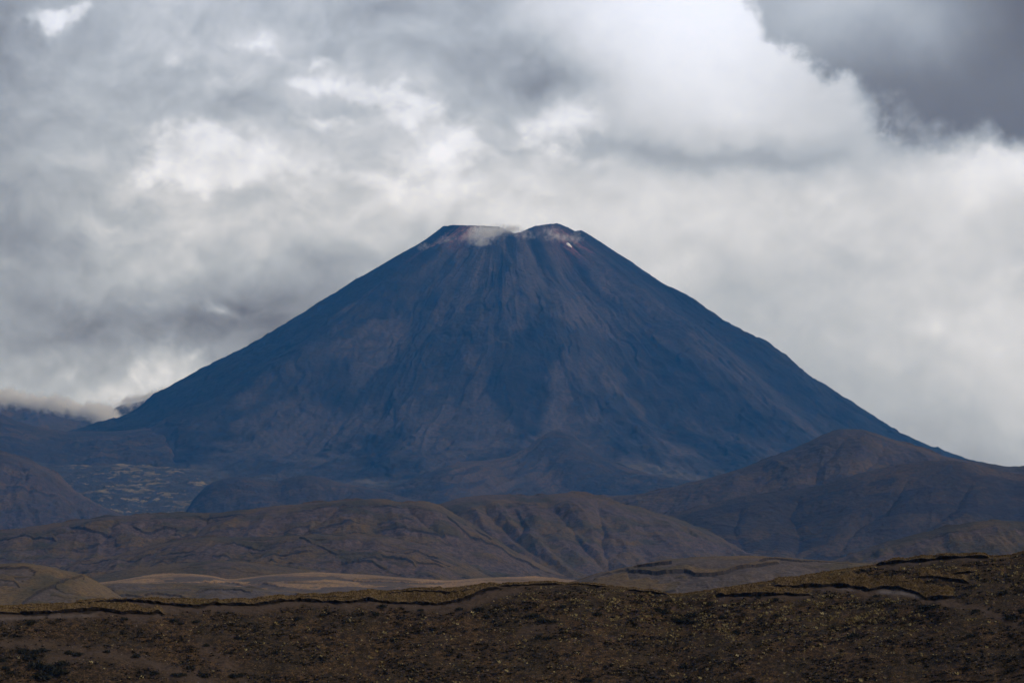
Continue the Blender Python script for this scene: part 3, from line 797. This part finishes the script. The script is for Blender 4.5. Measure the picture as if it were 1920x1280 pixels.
def build_ridge():
    px = np.concatenate([np.linspace(-2600, -262, 120), np.arange(-255, 2175, 1.15), np.linspace(2182, 4600, 120)])
    pc = np.interp(px, [k[0] for k in _K], [k[1] for k in _K])
    ker = np.hanning(9); ker /= ker.sum()
    pc = np.convolve(np.pad(pc, 4, mode='edge'), ker, 'valid')
    Yc = YK + 3 * fbm(px / 520, px * 0, 2, 71) + 5 * np.sin(px / 500)
    u, v = pix(px, pc)
    zc = v * Yc
    d = np.concatenate([np.linspace(0, 9, 250), np.linspace(9.05, 24, 230), np.linspace(24.4, 66, 60)[1:]])
    nb = 24
    db = np.linspace(0, 1, nb + 1)[1:][::-1] ** 2.2
    D = d[:, None]
    # slope: a little gentler on the rounded brow
    fall = 0.56 * D - 0.22 * 2.2 * (1 - np.exp(-D / 2.2))
    Y = np.concatenate([Yc[None] + 120 * db[:, None], Yc[None] - D])
    Z = np.concatenate([zc[None] - 45 * db[:, None] ** 1.2, zc[None] - fall])
    X = u[None] * Y
    fr = np.concatenate([np.zeros(nb), sstep(d, 0.3, 4.0)])[:, None]
    Z = Z + fr * (0.55 * fbm(X / 14, (Yc[None] - Y) / 11, 5, 73) + 0.22 * fbm(X / 2.6, Y / 2.0, 4, 75))
    px2 = 960 + F * X / Y
    # exact rows: invert the tilt
    vv = Z / Y
    yc = (vv * cp - sp) / (cp + vv * sp)
    ppy = 640 - F * yc
    grass = np.zeros_like(X); bare = np.zeros_like(X); face = np.zeros_like(X); cap = np.zeros_like(X); dY = np.zeros_like(X)
    for pts, up, dn, drop in _SC:
        xs = [q[0] for q in pts]
        sy = np.interp(px, xs, [q[1] for q in pts])
        sy = sy + 1.1 * fbm(px / 11.0, px * 0, 3, 77) + 0.5 * perlin(px / 3.1, px * 0, 79)
        drop = drop * (0.55 + 0.75 * np.clip(0.5 + 1.2 * fbm(px / 34.0, px * 0, 3, 89 + len(pts)), 0, 1))[None]
        e = sstep(px, xs[0] - 3, xs[0] + 12) * (1 - sstep(px, xs[-1] - 12, xs[-1] + 3))
        dd = (ppy - sy[None])
        dd[:nb] = -99
        wob = 1 + 0.5 * fbm(px / 40.0, px * 0, 3, 83)[None]
        on = (dd <= 0) * e[None]
        rise = np.clip(1 + dd / (up * wob), 0, 1)
        cap = np.maximum(cap, 0.62 * drop * on * np.minimum(rise * 2.2, 1))
        grass = np.maximum(grass, on * sstep(rise, 0.0, 0.25))
        lip = on * np.clip(1 + dd / 2.0, 0, 1)
        dY = np.where(lip > np.abs(dY) * 3, -0.30 * lip, dY)
        k = 3.6 * drop / 0.42 * (0.75 + 0.9 * np.clip(0.5 + fbm(px / 26.0, px * 0, 3, 87), 0, 1.2))[None]
        rec = (dd > 0) * np.clip(1 - dd / k, 0, 1) * e[None]
        dY = np.where(rec > 0, 0.42 * drop / .42 * np.sqrt(rec), dY)
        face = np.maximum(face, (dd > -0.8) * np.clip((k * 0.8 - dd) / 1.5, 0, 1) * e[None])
        bw = dn * (1 + 0.7 * fbm(px / 30.0, px * 0, 3, 85)[None])
        bare = np.maximum(bare, (dd > 0) * np.clip(1.6 - dd / np.maximum(bw, .5), 0, 1) * e[None])
    # grass along the very crest where no edge is traced
    bl = (0.5 + 0.5 * fbm(px / 60.0, px * 0, 3, 91))[None]
    cr = np.concatenate([np.ones(nb), 1 - sstep(d, 0.3, 1.1)])[:, None]
    grass = np.maximum(grass, cr * np.clip(bl * 1.4, 0, 1))
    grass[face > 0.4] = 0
    Z = Z + cap + grass * 0.05 * perlin(X * 3, Y * 3, 5)
    Y = Y + dY
    # traced paths and washed soil: pale track right of the turf, patches low on the left
    def track(pts, w):
        sy = pchip([q[0] for q in pts], [q[1] for q in pts], px)
        e = sstep(px, pts[0][0], pts[0][0] + 20) * (1 - sstep(px, pts[-1][0] - 20, pts[-1][0]))
        return np.exp(-((ppy - sy[None]) / w) ** 2) * e[None]
    bare = np.maximum(bare, track([(810, 1150), (860, 1140), (900, 1128), (940, 1113), (985, 1104)], 7))
    bare = np.maximum(bare, 0.9 * track([(1740, 1128), (1790, 1133), (1830, 1140), (1880, 1160), (1930, 1185)], 8))
    bare = np.maximum(bare, 0.8 * track([(80, 1240), (180, 1225), (260, 1235), (330, 1262), (420, 1285)], 13))
    bare = np.maximum(bare, 0.7 * track([(360, 1205), (400, 1225), (440, 1255), (480, 1290)], 16))
    bare = np.maximum(bare, 0.6 * track([(960, 1190), (1000, 1178), (1060, 1180)], 9))
    bare = np.maximum(bare, 0.7 * track([(-60, 1165), (40, 1156), (170, 1155), (300, 1156)], 4))
    bare = np.maximum(bare, 0.75 * track([(-60, 1215), (40, 1205), (120, 1212), (200, 1230)], 9))
    bare = bare * (1 - grass)
    ash = track([(1636, 1110), (1660, 1109), (1700, 1113), (1735, 1121)], 4) + 0.5 * track([(1560, 1103), (1590, 1105), (1612, 1108)], 3) + .4 * track([(-40, 1160), (60, 1157), (190, 1152)], 3.5)
    ash = np.clip(ash, 0, 1) * (1 - grass) * (1 - face)

    m, N, bs, pos = new_mat('foreground slope')
    p2 = N.vm('MULTIPLY', pos, (1.0, 1.0, 1.6))
    a1 = N.noise(p2, 0.16, 5, 0.6)
    a2 = N.noise(p2, 1.3, 5, 0.68)
    a3 = N.noise(p2, 5.5, 4, 0.65)
    soil = N.mix(N.ss(a2, .36, .64), (0.022, 0.012, 0.005), (0.118, 0.064, 0.028))
    soil = N.mix(N.m('MULTIPLY', N.ss(a1, .40, .62), 0.5), soil, (0.036, 0.027, 0.014))
    veg = N.m('MULTIPLY', N.ss(a3, .47, .57), 0.88)
    soil = N.mix(veg, soil, (0.010, 0.008, 0.005))
    soil = N.mix(N.m('MULTIPLY', N.ss(N.noise(p2, 8.0, 2, .5), .66, .72), 0.5), soil, (0.150, 0.115, 0.060))
    bsoil = N.mix(N.ss(a2, .3, .7), (0.094, 0.060, 0.040), (0.062, 0.041, 0.028))
    c = N.mix(N.m('MULTIPLY', N.attr('bare'), N.fmix(N.ss(a2, .3, .6), .55, 1.0)), soil, bsoil)
    c = N.mix(N.attr('ash'), c, (0.135, 0.108, 0.096))
    gr = N.mix(N.ss(a3, .38, .62), (0.090, 0.056, 0.020), (0.185, 0.115, 0.046))
    gr = N.mix(N.m('MULTIPLY', N.ss(a1, .52, .66), .6), gr, (0.070, 0.060, 0.016))
    c = N.mix(N.attr('grass'), c, gr)
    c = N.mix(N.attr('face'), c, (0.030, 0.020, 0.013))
    N.l.new(c, bs.inputs['Base Color'])
    bump(N, bs, N.m('ADD', N.m('MULTIPLY', a2, .5), N.m('MULTIPLY', a3, .35)), 0.30)
    nr, nc = X.shape
    o = mesh_obj('foreground_hill', np.stack([X, Y, Z], -1), grid_faces(nr, nc), m, dict(grass=grass, bare=bare, face=face, ash=ash))
    setp(o, 'dark brown stony slope with turf edged crest in the foreground', 'hill', 'structure')
    return X, Y, Z, ppy, grass, bare, face, ash, nb


RX, RY, RZ, RPY, RG, RB, RF, RA, RNB = build_ridge()
RPX = 960 + F * RX / RY
rng = np.random.default_rng(11)


def tuft_tris(n, h, rad, lean, w, rng):
    """a tuft of n bent blades, two triangles' worth each; z up"""
    a = rng.random(n) * 2 * np.pi
    r0 = rad * np.sqrt(rng.random(n)) * 0.5
    b = np.stack([r0 * np.cos(a), r0 * np.sin(a), np.full(n, -0.04)], -1)
    hh = h * (0.6 + 0.5 * rng.random(n))
    out = np.stack([np.cos(a), np.sin(a), np.zeros(n)], -1)
    ln = (lean * (0.3 + rng.random(n)))[:, None]
    mid = b + out * ln * h * 0.35 + np.array([0, 0, 1]) * (hh * 0.65)[:, None]
    tip = b + out * ln * h * 1.1 + np.array([0, 0, 1]) * hh[:, None]
    s = np.stack([-np.sin(a), np.cos(a), np.zeros(n)], -1) * w
    V = np.stack([b - s, b + s, mid - s * .8, mid + s * .8, tip], 1)      # n,5,3
    f = np.array([[0, 1, 3], [0, 3, 2], [2, 3, 4]])
    Fc = (np.arange(n)[:, None, None] * 5 + f[None]).reshape(-1, 3)
    return V.reshape(-1, 3), Fc


def pick(weight, n):
    """n random ridge grid points, weighted per area seen"""
    dd = np.abs(np.gradient(RPY, axis=0)) * 1.15
    w = (weight * dd).ravel().astype(float)
    w[:RNB * RX.shape[1]] = 0
    cdf = np.cumsum(w); cdf /= cdf[-1]
    i = np.searchsorted(cdf, rng.random(n))
    i = np.clip(i, 0, w.size - 1)
    return np.stack([RX.ravel()[i], RY.ravel()[i], RZ.ravel()[i]], -1), i


def tuft_mat(name, ca, cb, cc):
    m, N, bs, pos = new_mat(name)
    t = N.attr('tint')
    N.l.new(N.ramp(t, [(0.0, ca), (0.55, cb), (1.0, cc)]), bs.inputs['Base Color'])
    return m


def scatter(name, P, mat, protos, smin, smax, label, cat, tint=None):
    n = len(P)
    sc = smin + (smax - smin) * rng.random(n) ** 1.6
    ang = rng.random(n) * 2 * np.pi
    tint = rng.random(n) if tint is None else tint
    cos, fcs, tn, off = [], [], [], 0
    which = rng.integers(0, len(protos), n)
    for k, (V, Fc) in enumerate(protos):
        ii = np.where(which == k)[0]
        c, s = np.cos(ang[ii])[:, None], np.sin(ang[ii])[:, None]
        S = sc[ii][:, None]
        co = np.stack([(V[None, :, 0] * c - V[None, :, 1] * s) * S, (V[None, :, 0] * s + V[None, :, 1] * c) * S, np.broadcast_to(V[None, :, 2], (len(ii), len(V))) * S], -1)
        co += P[ii][:, None, :]
        fcs.append((np.arange(len(ii))[:, None, None] * len(V) + Fc[None]).reshape(-1, 3) + off)
        off += len(ii) * len(V)
        cos.append(co.reshape(-1, 3))
        tn.append(np.repeat(tint[ii], len(V)))
    o = mesh_obj(name, np.concatenate(cos), np.concatenate(fcs), mat, dict(tint=np.concatenate(tn)), smooth=False)
    setp(o, label, cat, 'stuff')
    return o


def build_vegetation():
    inx = ((RPX > -120) & (RPX < 2040) & (RPY < 1330)).astype(float)
    # the turf: ochre grass blades
    gm = tuft_mat('ochre turf grass', (0.085, 0.052, 0.018), (0.18, 0.112, 0.044), (0.34, 0.23, 0.115))
    pr = [tuft_tris(9, 0.20, 0.16, 0.5, 0.022, rng) for _ in range(5)]
    wg = inx * (RG > 0.45) * (0.35 + RG)
    P, i = pick(wg, 15000)
    # the brow itself, so that its outline is ragged
    rows = np.full(5200, RNB) + rng.integers(0, 5, 5200)
    cols = rng.integers(0, RX.shape[1], 5200)
    keep = (RG[rows, cols] > 0.35) & (inx[rows, cols] > 0)
    Pb = np.stack([RX[rows, cols], RY[rows, cols], RZ[rows, cols]], -1)[keep]
    scatter('turf_grass', np.concatenate([P, Pb]), gm, pr, 0.45, 1.25, 'ochre grass covering the turf ledges along the foreground crest', 'grass')
    # slope plants: dark cushions and dead stalks, nobody could count them
    patch = fbm(RX / 7, RY / 5 + RZ / 3, 4, 95)
    dm = tuft_mat('dark cushion plants', (0.013, 0.012, 0.009), (0.026, 0.021, 0.013), (0.050, 0.038, 0.022))
    pd = [tuft_tris(12, 0.16, 0.30, 0.9, 0.05, rng) for _ in range(5)]
    ws = inx * (RG < 0.3) * (RF < 0.3) * np.clip(1 - 1.25 * RB, 0, 1)
    P, i = pick(ws * sstep(patch, -0.35, 0.35), 13000)
    scatter('cushion_plants', P, dm, pd, 0.4, 1.5, 'dark cushion plants matted over the stony foreground slope', 'ground cover')
    # stones
    sm = tuft_mat('slope stones', (0.045, 0.036, 0.030), (0.085, 0.066, 0.054), (0.20, 0.165, 0.14))
    ps = []
    base = np.array([[1, 0, 0], [-1, 0, 0], [0, 1, 0], [0, -1, 0], [0, 0, 1], [0, 0, -1]], float)
    ft = np.array([[0, 2, 4], [2, 1, 4], [1, 3, 4], [3, 0, 4], [2, 0, 5], [1, 2, 5], [3, 1, 5], [0, 3, 5]])
    for _ in range(6):
        ps.append((base * (0.06 + 0.05 * rng.random((6, 1))) * np.array([1.3, 1, .8]), ft))
    P, i = pick(inx * (RG < 0.3) * (RF < 0.2) * (0.35 + 0.3 * RB), 9000)
    scatter('slope_stones', P, sm, ps, 0.4, 1.3, 'small stones scattered over the foreground slope', 'stones', rng.random(len(P)) ** 2.2)
    # pale yellow tufts: dense between the middle and the right
    ym = tuft_mat('pale tussock blades', (0.16, 0.112, 0.040), (0.33, 0.245, 0.10), (0.56, 0.45, 0.22))
    py_ = [tuft_tris(10, 0.17, 0.15, 0.8, 0.03, rng) for _ in range(6)]
    dens = (np.exp(-((RPX - 1400) / 300) ** 2 - ((RPY - 1140) / 55) ** 2) * 1.5 + np.exp(-((RPX - 1130) / 130) ** 2 - ((RPY - 1120) / 24) ** 2) * 1.0
            + np.exp(-((RPX - 1650) / 80) ** 2 - ((RPY - 1150) / 25) ** 2) * 1.2 + np.exp(-((RPX - 1880) / 90) ** 2 - ((RPY - 1070) / 18) ** 2) * 1.4
            + np.exp(-((RPX - 1760) / 70) ** 2 - ((RPY - 1066) / 6) ** 2) * 2.0 + 0.28)
    dens = dens * (0.3 + 0.7 * sstep(RPX, 250, 700)) * (1 - 0.6 * sstep(RPX, 1650, 1850) * sstep(RPY, 1100, 1140))
    wy = ws * dens * sstep(fbm(RX / 2.2, RY / 1.6 + RZ, 3, 97), -0.15, 0.35)
    P, i = pick(wy, 6500)
    scatter('tussock_grass', P[300:], ym, py_, 0.45, 1.15, 'small pale yellow tufts dotted over the foreground slope', 'grass')
    # the three hundred that show largest, each a plant of its own
    protos = []
    for k in range(6):
        V, Fc = tuft_tris(16, 0.24, 0.22, 0.8, 0.032, rng)
        me_o = mesh_obj('tussock', V, Fc, ym, dict(tint=np.full(len(V), 0.25 + 0.12 * k)), smooth=False)
        protos.append(me_o)
    for k in range(300):
        o = protos[k] if k < 6 else protos[k % 6].copy()
        if k >= 6: COL.objects.link(o)
        o.location = P[k]
        o.rotation_euler = (0, 0, float(rng.random() * 6.28))
        s = 0.85 + 0.7 * float(rng.random())
        o.scale = (s, s, s)
        setp(o, 'pale yellow tussock tuft growing on the dark foreground slope', 'tussock', None, 'pale tussocks on the foreground slope')
    # dark low shrubs
    shm = tuft_mat('dark shrub leaves', (0.010, 0.011, 0.008), (0.018, 0.017, 0.011), (0.032, 0.027, 0.016))
    pr_s = []
    for k in range(5):
        n = 260
        q = rng.normal(size=(n, 3)); q /= np.linalg.norm(q, axis=1)[:, None]
        q *= (0.55 + 0.45 * rng.random((n, 1))) * np.array([0.55, 0.5, 0.36])
        q[:, 2] = np.abs(q[:, 2])
        q *= 1 + 0.28 * np.sin(3 * q[:, :1] * 6 + k)
        e1 = rng.normal(size=(n, 3)) * 0.07; e2 = rng.normal(size=(n, 3)) * 0.07
        V = np.stack([q - e1, q + e1, q + e2], 1).reshape(-1, 3)
        fo = mesh_obj('shrub', V, np.arange(3 * n).reshape(-1, 3), shm, dict(tint=np.repeat(rng.random(n), 3)), smooth=False)
        pr_s.append(fo)
    spots = [(60, 1235, 1.5), (75, 1250, 1.9), (100, 1255, 2.0), (118, 1262, 1.7), (85, 1270, 2.1), (122, 1246, 1.3), (48, 1222, 1.2), (68, 1223, 1.1), (84, 1220, 1.0),
             (133, 1225, .9), (149, 1228, 1.0), (10, 1238, .9), (16, 1252, .8), (25, 1262, .8), (260, 1230, .9), (205, 1222, .7), (294, 1262, 1.0), (345, 1265, .9),
             (330, 1266, .8), (360, 1252, .9), (388, 1268, 1.2), (390, 1210, .8), (370, 1166, .8), (328, 1164, .9), (238, 1161, .8), (62, 1168, 1.0), (342, 1169, .6),
             (443, 1267, 1.0), (455, 1266, .8), (450, 1197, .9), (520, 1223, .7), (718, 1137, .9), (790, 1144, .6), (560, 1160, .8), (608, 1153, .7), (705, 1151, .8),
             (862, 1143, .9), (900, 1143, 1.0), (960, 1143, .7), (912, 1155, .7), (1002, 1156, 1.1), (1018, 1165, 1.2), (1036, 1166, .9), (1010, 1196, .8), (1025, 1197, .9),
             (1055, 1138, .8), (1120, 1152, 1.0), (1245, 1148, 1.0), (1232, 1143, .8), (1296, 1154, 1.0), (1283, 1165, 1.2), (1270, 1164, 1.0), (1352, 1158, .8), (1331, 1132, .8),
             (1420, 1120, .7), (1452, 1123, .6), (1452, 1155, .9), (1380, 1184, .8), (1598, 1192, 1.1), (1728, 1138, 1.0), (1740, 1139, 1.0), (1748, 1137, .8), (1826, 1146, .9),
             (1890, 1160, 1.2), (1878, 1112, 1.0), (1912, 1145, .9), (1816, 1192, .7), (1640, 1118, .7), (1690, 1168, .6), (1100, 1275, 1.1), (1280, 1250, .9), (1408, 1273, .8)]
    flat = np.stack([RPX[RNB:].ravel(), RPY[RNB:].ravel()], -1).astype(np.float32)
    for k, (x, y, s) in enumerate(spots):
        j = int(np.argmin((flat[:, 0] - x) ** 2 + (flat[:, 1] - y) ** 2))
        r_, c_ = divmod(j, RX.shape[1]); r_ += RNB
        o = pr_s[k] if k < 5 else pr_s[k % 5].copy()
        if k >= 5: COL.objects.link(o)
        o.location = (RX[r_, c_], RY[r_, c_], RZ[r_, c_] - 0.03)
        o.rotation_euler = (0, 0, float(rng.random() * 6.28))
        s *= 1.2
        o.scale = (s, s, s * 0.9)
        setp(o, 'dark low rounded shrub growing on the brown foreground slope', 'shrub', None, 'dark shrubs on the foreground slope')


build_vegetation()
print('foreground', round(time.time() - T0, 1))


# ------------------------------------------------------------------ cloud, steam, haze
def box(name, x0, x1, y0, y1, z0, z1, mat):
    co = [(x, y, z) for x in (x0, x1) for y in (y0, y1) for z in (z0, z1)]
    f = [(0, 1, 3, 2), (4, 6, 7, 5), (0, 4, 5, 1), (2, 3, 7, 6), (0, 2, 6, 4), (1, 5, 7, 3)]
    return mesh_obj(name, np.array(co), np.array(f), mat, smooth=False)


def vol_mat(name, color, density, aniso=0.0):
    m = bpy.data.materials.new(name)
    m.use_nodes = True
    N = NT(m.node_tree)
    N.n.clear()
    out = N.new('ShaderNodeOutputMaterial')
    v = N.new('ShaderNodeVolumePrincipled')
    v.inputs['Color'].default_value = tuple(color) + (1.0,)
    v.inputs['Absorption Color'].default_value = (1, 1, 1, 1)
    v.inputs['Density'].default_value = density
    v.inputs['Anisotropy'].default_value = aniso
    N.l.new(v.outputs[0], out.inputs['Volume'])
    return m, N, v


def cloud_density(N, v, blobs, Y, dens, nscale, lo, hi, namp, detail=4):
    """puffs given as (px, py, rx, rz in photo pixels, weight, depth offset) round the distance Y"""
    tc = N.new('ShaderNodeTexCoord')
    P = tc.outputs['Object']
    wv = N.noise(P, nscale * 0.5, 2, 0.5, color=True)
    P2 = N.vm('ADD', P, N.vm('SCALE', N.vm('SUBTRACT', wv, (0.5, 0.5, 0.5)), scale=0.55 / nscale))
    f = None
    k = Y / F
    for (bx, by, rx, rz, w, dy) in blobs:
        u, vv = pix(bx, by)
        Yb = Y + dy
        c = (float(u) * Yb, Yb, float(vv) * Yb)
        ry = max(rx, rz) * k * 1.0
        q = N.vm('MULTIPLY', N.vm('SUBTRACT', P2, c), (1 / (rx * k), 1 / ry, 1 / (rz * k)))
        d2 = N.new('ShaderNodeVectorMath', operation='DOT_PRODUCT')
        N.l.new(q, d2.inputs[0]); N.l.new(q, d2.inputs[1])
        g = N.m('MULTIPLY', N.m('EXPONENT', N.m('MULTIPLY', d2.outputs['Value'], -1.0)), w)
        f = g if f is None else N.m('ADD', f, g)
    n = N.noise(P, nscale, detail, 0.6)
    f = N.m('ADD', f, N.m('MULTIPLY', N.m('SUBTRACT', n, 0.5), N.m('MULTIPLY', namp, N.ss(f, 0.0, 0.2))))
    N.l.new(N.m('MULTIPLY', N.ss(f, lo, hi), dens), v.inputs['Density'])


def build_air():
    # low cloud resting on the far mountain, left
    m, N, v = vol_mat('low cloud', (1, 1, 1), 0, 0.1)
    cloud_density(N, v, [(-60, 748, 60, 22, 1.1, 0), (12, 744, 32, 17, 1.1, -20), (55, 754, 24, 14, .95, 10), (98, 756, 36, 18, 1.15, 0), (145, 768, 28, 14, 1.05, -20), (190, 774, 30, 20, 1.25, -30),
                         (212, 787, 19, 11, 1.05, -40), (242, 754, 24, 13, .95, 20), (276, 745, 22, 10, .9, 20), (320, 738, 34, 13, 1.0, 20), (-200, 725, 100, 46, 1.2, 0)],
                  10950.0, 0.060, 1 / 34.0, 0.34, 1.35, 2.6, 8)
    def at(px, py, Y):
        u, w = pix(px, py); return float(u * Y), float(w * Y)
    xa, za = at(-420, 812, 10950); xb, zb = at(440, 660, 10950)
    o = box('low_cloud', xa, xb, 10780, 11120, za, zb, m)
    setp(o, 'white ragged cloud hiding the top of the distant mountain at left', 'cloud', 'stuff')
    m.cycles.volume_step_rate = 0.5
    # steam drifting over the summit
    m, N, v = vol_mat('steam', (1, 1, 1), 0, 0.0)
    cloud_density(N, v, [(915, 441, 26, 16, 1.15, 0), (945, 430, 32, 10, 1.0, 20), (884, 446, 22, 15, .9, -20), (905, 458, 16, 9, .8, -10), (893, 429, 22, 8, .85, 10), (965, 428, 18, 6, .7, 10), (838, 450, 26, 12, .66, 10), (797, 462, 16, 9, .78, 20),
                         (812, 478, 16, 13, .62, 0), (985, 442, 26, 10, .66, 0), (1035, 434, 20, 14, .76, -10), (1055, 447, 30, 9, .68, 0), (1082, 446, 16, 14, .64, 20)],
                  9640.0, 0.050, 1 / 17.0, 0.44, 1.9, 3.2, 8)
    xa, za = at(755, 505, 9640); xb, zb = at(1130, 408, 9640)
    o = box('steam', xa, xb, 9560, 9720, za, zb, m)
    setp(o, 'thin white steam drifting across the summit of the volcano', 'steam', 'stuff')
    m.cycles.volume_step_rate = 0.5
    # the air itself
    m, N, v = vol_mat('blue air', (0.045, 0.38, 1.0), HAZE, 0.45)
    o = box('haze', -7000, 7000, -600, 12500, -80, 1500, m)
    setp(o, 'blue haze in the air between viewer and volcano', 'haze', 'stuff')


build_air()
print('done', round(time.time() - T0, 1))
